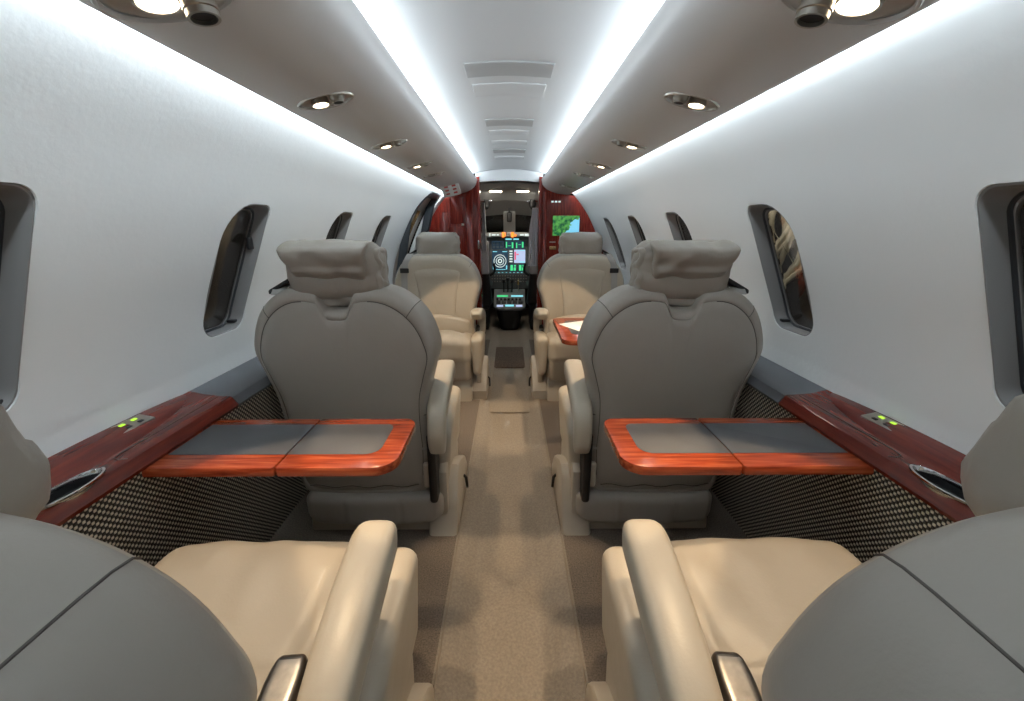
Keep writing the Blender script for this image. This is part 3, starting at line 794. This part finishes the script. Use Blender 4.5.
# ------------------------------------------------------------------ entry door (left)
d = bpy.data.objects.new('door_1', None); COL.objects.link(d); struct(d)
ol = rrect(2.745, 3.225, 0.0, 1.13, (0.02, 0.02, 0.06, 0.16), 10)
bm = bmesh.new()
def dring(dx, g):
    o2 = rrect(2.745 - g, 3.225 + g, 0.25 - g, 1.13 + g, (0.02, 0.02, 0.06, 0.16), 10)
    return [Vector((-(wall_xs(max(0.31, z)) + dx), y, z)) for y, z in o2]
loft(bm, [dring(-0.003, 0.0), dring(-0.006, -0.008), dring(0.0, -0.018), dring(0.045, -0.020), dring(0.05, 0.01), dring(0.0, 0.006)], True)
link('door_seal', bm, 'rubber', d)
bm = bmesh.new()
rows = []
for k in range(33):
    z = 0.30 + (1.12 - 0.30) * k / 32
    rows.append([Vector((-(wall_xs(z) + 0.048 - 0.006 * (1 + math.cos(j * PI)) / 2), 2.735 + 0.5 * j / 16, z)) for j in range(17)])
for k in range(32, -1, -1):
    z = 0.30 + (1.12 - 0.30) * k / 32
    rows.append([Vector((-(wall_xs(z) + 0.075), 2.735 + 0.5 * j / 16, z)) for j in range(17)])
loft(bm, rows, False); link('door_panel', bm, 'door_inner', d)
for y in (2.93, 2.98):
    bm = bmesh.new(); tube(bm, [(-(wall_xs(z) + 0.022), y + 0.03 * (z - 0.7), z) for z in [0.62 + 0.05 * k for k in range(9)]], 0.006, 8)
    link('hand_rail', bm, 'brass', d)
# pale trim between the door and the bulkhead
bm = bmesh.new()
rows = []
for x, z in WALLS:
    if 0.35 < z < 1.155:
        rows.append([Vector((-(x - 0.016), 3.245, z)), Vector((-(x - 0.020), 3.325, z)), Vector((-(x + 0.01), 3.328, z)), Vector((-(x + 0.01), 3.242, z))])
loft(bm, rows, True, True, True)
struct(link('trim_7', bm, 'valance'))

# ------------------------------------------------------------------ wooden bulkhead cabinets
YB = 3.33
def cab_outline(xi, g):
    out = [(xi, 0.0), (0.735, 0.0)]
    out += [(x - g, z) for x, z in WALLS if 0.32 < z < 1.143]
    out += [(0.435, 1.147), (0.365, 1.156), (0.325, 1.167), (0.288, 1.184), (0.262, 1.205), (0.247, 1.24), (0.245, 1.262), (xi, 1.268)]
    return out
for s, side in ((-1, 'left'), (1, 'right')):
    lab = {'left': 'red mahogany cabinet with a narrow door, left of the cockpit opening', 'right': 'red mahogany cabinet with the map screen, right of the cockpit opening'}[side]
    t = empty('wood_cabinet', (s * 0.45, YB, 0), lab, 'cabinet')
    poly = [(s * x - s * 0.45, z) for x, z in cab_outline(0.235, 0.002)]
    slab_obj('body', poly, XZ, 0.0, 0.10, 'wood_bulk', t)
    slab_obj('jamb', [(s * (x - 0.45), z) for x, z in ((0.225, 0.0), (0.25, 0.0), (0.25, 1.275), (0.225, 1.275))], XZ, -0.012, 0.12, 'wood_bulk', t, 0.004)
    if side == 'left':
        slab_obj('panel', rrect(-(0.405 - 0.45) - 0.06, -(0.405 - 0.45) + 0.045, 0.42, 0.915, 0.006), XZ, 0.002, -0.010, 'wood_bulk', t, 0.003)
        dr = slab_obj('door', rrect(-(0.40 - 0.45) - 0.055, -(0.40 - 0.45) + 0.045, 0.935, 1.13, 0.006), XZ, 0.002, -0.008, 'wood_bulk', t, 0.003)
        slab_obj('stile', rrect(-(0.305 - 0.45) - 0.028, -(0.305 - 0.45) + 0.028, 0.05, 1.16, 0.004), XZ, 0.002, -0.014, 'wood_bulk', t, 0.004)
        slab_obj('outer_panel', rrect(-(0.52 - 0.45) - 0.05, -(0.52 - 0.45) + 0.045, 0.42, 1.02, 0.006), XZ, 0.002, -0.008, 'wood_bulk', t, 0.003)
        sbox('latch', (0.006, 0.006, 0.035), 0.004, 'chrome', t, (0.208, -0.016, 0.78), 3)
        sbox('knob', (0.012, 0.008, 0.012), 0.007, 'chrome', t, (0.09, -0.014, 0.93), 3)
    else:
        slab_obj('stile', rrect(0.258 - 0.45, 0.29 - 0.45, 0.02, 1.17, 0.004), XZ, 0.002, -0.014, 'wood_bulk', t, 0.004)
        for cx in (0.330, 0.357, 0.384):
            slab_obj('indicator', rrect(cx - 0.45 - 0.009, cx - 0.45 + 0.009, 1.092, 1.104, 0.003), XZ, 0.002, -0.004, 'white_led', t)
        slab_obj('name_plate', rrect(0.315 - 0.45, 0.368 - 0.45, 0.742, 0.768, 0.003), XZ, 0.002, -0.004, 'brass', t, 0.001)
        slab_obj('switch', rrect(0.315 - 0.45, 0.362 - 0.45, 0.795, 0.803, 0.002), XZ, 0.002, -0.004, 'steel', t, 0.001)
# map monitor
t = empty('map_monitor', (0.439, YB - 0.001, 0.922), 'lit screen with a green and blue moving map on the right bulkhead', 'monitor')
slab_obj('screen_frame', rrect(-0.112, 0.112, -0.082, 0.082, 0.004), XZ, 0.0, -0.006, 'wood_bulk', t, 0.002)
slab_obj('screen', rrect(-0.103, 0.103, -0.074, 0.074, 0.002), XZ, -0.004, -0.0075, 'map', t)

# ------------------------------------------------------------------ cockpit
ck = [(0.62, 0.0), (0.66, 0.45), (0.63, 0.80), (0.54, 1.02), (0.40, 1.17), (0.22, 1.245), (0.0, 1.268)]
ckf = ck + [(-x, z) for x, z in ck[-2::-1]]
bm = bmesh.new()
secs = []
for y, zs in ((3.40, 0.985), (3.55, 0.975), (3.75, 0.95), (3.95, 0.905), (4.12, 0.85), (4.22, 0.815)):
    secs.append([Vector((x, y, z * zs)) for x, z in ckf])
outer = [[Vector((p.x * 1.04, p.y, p.z * 1.03)) for p in l] for l in secs[::-1]]
loft(bm, secs + outer, False)
struct(link('ceiling_cockpit', bm, 'cockpit'))
struct(slab_obj('wall_front', [(-0.66, 0), (0.66, 0), (0.66, 1.25), (-0.66, 1.25)], XZ, 4.75, 4.78, 'night'))
struct(slab_obj('trim_9', [(x, z - 0.003) for x, z in CEILS if abs(x) < 0.27] + [(0.25, 1.235), (0.12, 1.247), (0, 1.25), (-0.12, 1.247), (-0.25, 1.235)], XZ, 3.335, 3.41, 'ceil'))
# windscreens and centre post
for s, nm in ((-1, 'window_20'), (1, 'window_21')):
    poly = [(s * 0.055, 0.84), (s * 0.50, 0.82), (s * 0.46, 0.95), (s * 0.30, 1.03), (s * 0.055, 1.05)]
    struct(slab_obj(nm, poly, lambda u, v, tt: Vector((u, tt - 0.25 * (v - 1.0), v)), 4.27, 4.28, 'glass'))
bm = bmesh.new(); slab(bm, rrect(-0.058, 0.058, 0.84, 1.06, 0.01), lambda u, v, tt: Vector((u, tt - 0.25 * (v - 1.0), v)), 4.17, 4.26, 0.006)
struct(link('trim_8', bm, 'cockpit'))
cp = empty('standby_compass', (0, 4.10, 1.00), 'small black standby compass on the windscreen centre post', 'compass')
sbox('housing', (0.024, 0.03, 0.045), 0.012, 'dark', cp, (0, 0, 0), 4); sbox('mount', (0.008, 0.01, 0.05), 0.005, 'dark', cp, (0, 0.02, 0.06), 3)
for s, side in ((-1, 'left'), (1, 'right')):
    t = empty('dome_light', (s * 0.115, 3.70, 1.208), 'glowing dome light in the cockpit ceiling, %s one' % side, 'ceiling light', 'cockpit ceiling fittings')
    sbox('rim', (0.062, 0.05, 0.006), 0.005, 'cockpit', t, (0, 0, -0.002), 4, lambda w: (w.x, w.y + s * 0.2 * w.x, w.z))
    sbox('diffuser', (0.052, 0.042, 0.006), 0.005, 'lamp', t, (0, 0, -0.006), 4, lambda w: (w.x, w.y * (1 - s * 5 * w.x), w.z))
    t = empty('cockpit_air_nozzle', (s * 0.208, 3.90, 1.105), 'black swivel air nozzle under the cockpit ceiling, %s one' % side, 'air nozzle', 'cockpit ceiling fittings')
    bm = bmesh.new(); tube(bm, [(0, 0, 0.04), (0, 0, 0.0), (0, -0.01, -0.02), (0, -0.022, -0.03)], [0.030, 0.034, 0.027, 0.020], 16); link('nozzle', bm, 'dark', t)
    sbox('bracket', (0.05, 0.02, 0.008), 0.004, 'chrome', t, (0, 0, 0.03), 3)

# instrument panel
ip = empty('instrument_panel', (0, 4.12, 0), 'lit instrument panel full of displays at the front of the cockpit', 'instrument panel')
slab_obj('panel_face', [(-0.56, 0.32), (0.56, 0.32), (0.56, 0.80), (0.4, 0.835), (-0.4, 0.835), (-0.56, 0.80)], XZ, 0.0, 0.06, 'panel', ip, 0.006)
def hood(w): return (w.x, w.y + 0.35 * w.x * w.x, w.z - 0.10 * w.x * w.x)
sbox('glareshield', (0.58, 0.09, 0.022), 0.016, 'cockpit', ip, (0, 0.0, 0.842), (20, 4, 3), hood)
KX, ZM = 0.76, (lambda z: 0.49 + (z - 0.455) * 0.773 if z < 0.87 else z - 0.06)
def scr(name, x0, x1, z0, z1, m, parent=None, dy=-0.004):
    return slab_obj(name, rrect(x0 * KX, x1 * KX, ZM(z0), ZM(z1), 0.004, 3), XZ, 0.002, dy, m, parent or ip)
def marks(parent, boxes, m, dy):
    bm = bmesh.new()
    for (a, b, c_, d_) in boxes: slab(bm, [(a * KX, ZM(c_)), (b * KX, ZM(c_)), (b * KX, ZM(d_)), (a * KX, ZM(d_))], XZ, dy + 0.001, dy - 0.001)
    return link('readout', bm, m, parent, False)
# glareshield annunciators
marks(ip, [(-0.092, -0.062, 0.878, 0.925), (-0.055, -0.048, 0.885, 0.92), (0.02, 0.055, 0.878, 0.925), (0.064, 0.085, 0.885, 0.905)], 'amber', -0.093)
marks(ip, [(-0.25, -0.235, 0.885, 0.915), (-0.22, -0.17, 0.893, 0.907), (-0.16, -0.13, 0.893, 0.907), (0.13, 0.18, 0.893, 0.907), (0.19, 0.24, 0.888, 0.91)], 'white_led', -0.095)
marks(ip, [(-0.05, 0.03, 0.845, 0.862), (0.05, 0.12, 0.845, 0.862)], 'cyan', -0.004)
# displays, top row
sA = scr('display', -0.225, -0.075, 0.735, 0.830, 'screen')
marks(sA, [(-0.215 + 0.047 * k, -0.18 + 0.047 * k, 0.745 + 0.042 * j, 0.775 + 0.042 * j) for k in range(3) for j in range(2)], 'panel', -0.006)
sB = scr('display', -0.055, 0.06, 0.735, 0.830, 'screen')
marks(sB, [(-0.045, -0.03, 0.75, 0.82), (-0.02, 0.02, 0.77, 0.776), (0.03, 0.05, 0.745, 0.815)], 'green', -0.006)
sC = scr('display', 0.075, 0.19, 0.735, 0.830, 'screen')
marks(sC, [(0.085, 0.10, 0.745, 0.81), (0.115, 0.15, 0.785, 0.79), (0.16, 0.18, 0.75, 0.82)], 'green', -0.006)
# navigation display with rings
sD = scr('display', -0.225, -0.02, 0.47, 0.715, 'screen')
bm = bmesh.new()
for r_ in (0.022, 0.05, 0.078):
    pts = [((-0.122 + r_ * math.cos(2 * PI * k / 32)) * KX, -0.006, ZM(0.585) + r_ * KX * math.sin(2 * PI * k / 32)) for k in range(33)]
    tube(bm, pts, 0.0035 if r_ > 0.03 else 0.006, 6)
link('range_rings', bm, 'white_led', sD)
marks(sD, [(-0.215, -0.16, 0.697, 0.706), (-0.09, -0.03, 0.697, 0.706), (-0.215, -0.20, 0.48, 0.55), (-0.045, -0.03, 0.48, 0.53), (-0.2, -0.05, 0.476, 0.482)], 'cyan', -0.006)
# engine strip and map
sE = scr('display', -0.005, 0.045, 0.56, 0.725, 'screen')
marks(sE, [(0.0, 0.04, 0.57 + 0.032 * k, 0.588 + 0.032 * k) for k in range(5)], 'white_led', -0.006)
sF = scr('display', 0.06, 0.205, 0.56, 0.725, 'lilac')
marks(sF, [(0.065, 0.085, 0.60, 0.70), (0.09, 0.12, 0.66, 0.675)], 'red', -0.006)
marks(sF, [(0.13, 0.20, 0.565, 0.58), (0.10, 0.20, 0.712, 0.72)], 'cyan', -0.006)
for x0 in (0.005, 0.115):
    sG = scr('display', x0, x0 + 0.085, 0.455, 0.545, 'screen')
    marks(sG, [(x0 + 0.008, x0 + 0.04, 0.465, 0.535), (x0 + 0.05, x0 + 0.078, 0.465 , 0.505), (x0 + 0.055, x0 + 0.078, 0.515, 0.535)], 'green', -0.006)
bm = bmesh.new()     # rows of switches
for r in range(3):
    for k in range(14):
        slab(bm, rrect(-0.178 + 0.026 * k, -0.166 + 0.026 * k, 0.385 + 0.028 * r, 0.395 + 0.028 * r, 0.003, 2), XZ, 0.002, -0.012)
link('switch_row', bm, 'steel', ip)
marks(ip, [(-0.20 + 0.05 * k, -0.18 + 0.05 * k, 0.436, 0.443) for k in range(9)], 'cyan', -0.004)

# centre pedestal with levers
pd = empty('centre_pedestal', (0, 3.86, 0), 'black centre pedestal with throttle levers between the pilot seats', 'pedestal')
bm = bmesh.new()
secs = []
for z, w, y0, y1 in ((-0.03, 0.085, -0.06, 0.2), (0.10, 0.115, -0.09, 0.2), (0.155, 0.125, -0.10, 0.2), (0.175, 0.12, -0.095, 0.2)):
    pts = rrect(-w, w, y0, y1, (0.07, 0.07, 0.01, 0.01), 8)
    secs.append([Vector((x, y, z)) for x, y in pts])
loft(bm, secs, True, True, True); link('housing', bm, 'dark', pd)
bm = bmesh.new()
slab(bm, rrect(-0.15, 0.15, 0.0, 0.36, (0.06, 0.06, 0.01, 0.01), 6), lambda u, v, tt: Vector((u, -0.10 + v * 0.75, 0.165 + v * 0.40 + tt)), 0.0, 0.02, 0.004)
top = link('sloped_top', bm, 'panel', pd)
sl = lambda u, v, tt: Vector((u, -0.10 + v * 0.75, 0.185 + v * 0.40 + tt))
bm = bmesh.new()
for k in range(5): slab(bm, rrect(-0.125 + 0.052 * k, -0.085 + 0.052 * k, 0.085, 0.125, 0.006, 3), sl, -0.002, 0.012, 0.002)
for k in range(7): slab(bm, rrect(-0.125 + 0.036 * k, -0.105 + 0.036 * k, 0.145, 0.165, 0.006, 3), sl, -0.002, 0.016, 0.002)
link('knob_row', bm, 'dark', top)
def smark(x0, x1, v0, v1, m):
    bm = bmesh.new(); slab(bm, [(x0, v0), (x1, v0), (x1, v1), (x0, v1)], sl, -0.001, 0.003); link('radio_display', bm, m, top)
smark(-0.12, -0.015, 0.21, 0.235, 'green'); smark(0.015, 0.13, 0.21, 0.235, 'cyan'); smark(-0.12, -0.06, 0.03, 0.06, 'lilac'); smark(-0.04, 0.04, 0.035, 0.065, 'cyan'); smark(0.06, 0.12, 0.03, 0.06, 'lilac')
for x, h in ((-0.055, 0.13), (-0.015, 0.15), (0.025, 0.13)):
    lv = bmesh.new(); tube(lv, [(x, 0.13, 0.285), (x, 0.12, 0.285 + h * 0.6), (x, 0.10, 0.285 + h)], 0.007, 8); o = link('lever', lv, 'dark', pd)
    sbox('lever_knob', (0.014, 0.016, 0.018), 0.008, 'dark', o, (x, 0.10, 0.285 + h), 3)
lv = bmesh.new(); tube(lv, [(0.085, 0.13, 0.285), (0.085, 0.11, 0.39)], 0.006, 8); o = link('lever', lv, 'steel', pd)
sbox('lever_knob', (0.011, 0.011, 0.025), 0.008, 'brass', o, (0.085, 0.105, 0.40), 3)

# control yokes and pilot seats
for s, side in ((-1, 'left'), (1, 'right')):
    yk = empty('control_yoke', (s * 0.27, 4.06, 0.50), 'dark control yoke in front of the %s pilot seat' % side, 'control yoke')
    bm = bmesh.new(); tube(bm, [(0, 0.05, -0.02), (0, -0.06, 0.0)], 0.014, 10); link('column', bm, 'dark', yk)
    bm = bmesh.new(); tube(bm, spline([(-0.12, -0.08, 0.08), (-0.125, -0.07, 0.0), (-0.06, -0.06, -0.04), (0.06, -0.06, -0.04), (0.125, -0.07, 0.0), (0.12, -0.08, 0.08)], 5), 0.013, 10); link('wheel', bm, 'dark', yk)
    ps = empty('pilot_seat', (s * 0.38, 3.66, 0), 'black pilot seat with grey cover, %s side of the cockpit' % side, 'pilot seat', 'pilot seats')
    sbox('backrest', (0.205, 0.05, 0.27), 0.04, 'dark', ps, (0, 0, 0.50), 6, lambda w: (w.x * (1 - 0.12 * w.z / 0.27), w.y - 0.08 * w.z, w.z))
    sbox('seat_cover', (0.185, 0.016, 0.14), 0.014, 'sheep', ps, (-s * 0.02, -0.075, 0.66), 5, lambda w: (w.x, w.y - 0.08 * w.z, w.z))
    sbox('headrest', (0.12, 0.04, 0.07), 0.03, 'dark', ps, (0, -0.02, 0.85), 5)
    sbox('cushion', (0.205, 0.2, 0.06), 0.04, 'dark', ps, (0, 0.18, 0.25), 5)
    sbox('base', (0.19, 0.16, 0.11), 0.02, 'dark', ps, (0, 0.18, 0.108), 3)
    bm = bmesh.new(); tube(bm, [(-s * 0.2, 0.02, 0.40), (-s * 0.205, 0.10, 0.405), (-s * 0.205, 0.24, 0.41)], 0.018, 10); link('arm', bm, 'dark', ps)
    # privacy curtain tied beside the opening
    bm = bmesh.new()
    rows = []
    hw = 0.048 if s > 0 else 0.016
    zb, zt = (0.60, 1.06) if s > 0 else (0.72, 1.10)
    for k in range(21):
        z = zb + (zt - zb) * k / 20
        sq = 1 - 0.55 * math.exp(-((z - zt) / 0.12) ** 2)
        f_ = [Vector((s * 0.206 + hw * sq * (-1 + 2 * j / 24), 3.47 + 0.012 * math.sin(j * 1.6), z)) for j in range(25)]
        b_ = [p + Vector((0, 0.006, 0)) for p in f_[::-1]]
        rows.append(f_ + b_)
    loft(bm, rows, True, True, True)
    tag(link('privacy_curtain', bm, 'curtain'), 'grey privacy curtain bunched at the %s edge of the cockpit opening' % side, 'curtain')

# ------------------------------------------------------------------ outside: dark hangar and stand-in loops for the pale strands seen there
t = empty('pale_strands', (1.42, 2.45, 0.97), 'pale strands added outside the second right window', 'hose coil')
for k in range(11):
    bm = bmesh.new()
    ry, rz = 0.14 + 0.034 * k, 0.16 + 0.033 * k
    pts = [(0.03 * math.sin(3 * a + k) + 0.02 * (k % 3), ry * math.cos(a) + 0.02 * math.sin(2 * a + k), 0.5 * 0.1 + rz * math.sin(a)) for a in [2 * PI * j / 48 for j in range(49)]]
    tube(bm, pts, 0.014, 8); link('strand', bm, 'strand', t)
# ------------------------------------------------------------------ lights
def area(name, loc, rot, sx, sy, power, col, spread=180):
    l = bpy.data.lights.new(name, 'AREA'); l.shape = 'RECTANGLE'; l.size = sx; l.size_y = sy; l.energy = power; l.color = col
    l.spread = math.radians(spread)
    o = bpy.data.objects.new(name, l); COL.objects.link(o); o.location = loc; o.rotation_euler = rot; return o
def aim(o, d):
    o.rotation_euler = Vector(d).to_track_quat('-Z', 'Y').to_euler()
COOL = (0.80, 0.91, 1.0)
LEN = Y1 - Y0 - 0.1
def strip(name, x, z, d, power, y0=Y0 + 0.05, y1=Y1 - 0.02, w=0.012):
    l = bpy.data.lights.new(name, 'AREA'); l.shape = 'RECTANGLE'; l.size = w; l.size_y = y1 - y0; l.energy = power; l.color = COOL
    o = bpy.data.objects.new(name, l); COL.objects.link(o)
    o.location = (x, (y0 + y1) / 2, z)
    zax = -Vector(d).normalized(); yax = Vector((0, 1, 0)); xax = yax.cross(zax).normalized()
    o.matrix_world = Matrix((( xax.x, yax.x, zax.x, x), (xax.y, yax.y, zax.y, (y0 + y1) / 2), (xax.z, yax.z, zax.z, z), (0, 0, 0, 1)))
    return o
for s in (-1, 1):
    strip('ceiling_cove_light', s * 0.278, 1.270, (-s * 1.0, 0, 0.55), 8)
    strip('wall_cove_light', s * 0.448, 1.176, (s * 1.0, 0, -0.15), 18 if s < 0 else 11.5)
WARM = (1.0, 0.74, 0.46)
def spot(x, y, z, tgt, power, cone, blend=0.15, rad=0.012):
    l = bpy.data.lights.new('reading_spot', 'SPOT'); l.energy = power; l.color = WARM; l.spot_size = math.radians(cone); l.spot_blend = blend; l.shadow_soft_size = rad
    o = bpy.data.objects.new('reading_spot', l); COL.objects.link(o); o.location = (x, y, z)
    aim(o, Vector(tgt) - Vector((x, y, z)))
for s in (-1, 1):
    for i, (y, tg, pw, cone) in enumerate([(0.535, (s * 0.34, 0.46, 0.36), 15, 54), (0.93, (s * 0.15, 0.76, 0.45), 13, 42), (1.385, (s * 0.20, 1.45, 0.2), 16, 58), (1.825, (s * 0.25, 2.05, 0.3), 15, 58)]):
        spot(s * (LX + 0.014), y, val_z(LX) - 0.012, tg, pw, cone)
# cockpit dome light, plus an added unseen lamp to brighten the outside strands
for s in (-1, 1): area('cockpit_dome', (s * 0.115, 3.70, 1.196), (0, 0, 0), 0.09, 0.07, 6.0, (1, 0.93, 0.82))
pl = bpy.data.lights.new('outside_fill', 'POINT'); pl.energy = 22; pl.color = (1, 0.95, 0.85); pl.shadow_soft_size = 0.1
o = bpy.data.objects.new('outside_fill', pl); COL.objects.link(o); o.location = (1.0, 1.9, 1.7)

w = bpy.data.worlds.new('World'); S.world = w; w.use_nodes = True
w.node_tree.nodes['Background'].inputs['Color'].default_value = (0.008, 0.007, 0.006, 1)
w.node_tree.nodes['Background'].inputs['Strength'].default_value = 1.0

# ------------------------------------------------------------------ camera
F = 410.0
cam = bpy.data.cameras.new('camera'); cam.sensor_width = 36; cam.sensor_fit = 'HORIZONTAL'; cam.lens = F / 1024 * 36; cam.clip_start = 0.01
co = bpy.data.objects.new('camera', cam); COL.objects.link(co)
co.location = (0, 0, EYE)
pitch = math.atan(124.5 / F); yaw = math.atan(2.5 / F)
co.rotation_euler = (PI / 2 - pitch, 0, -yaw)
S.camera = co
S.view_settings.view_transform = 'Standard'; S.view_settings.look = 'None'; S.view_settings.exposure = 0.12; S.view_settings.gamma = 1.0
S.view_settings.use_curve_mapping = False
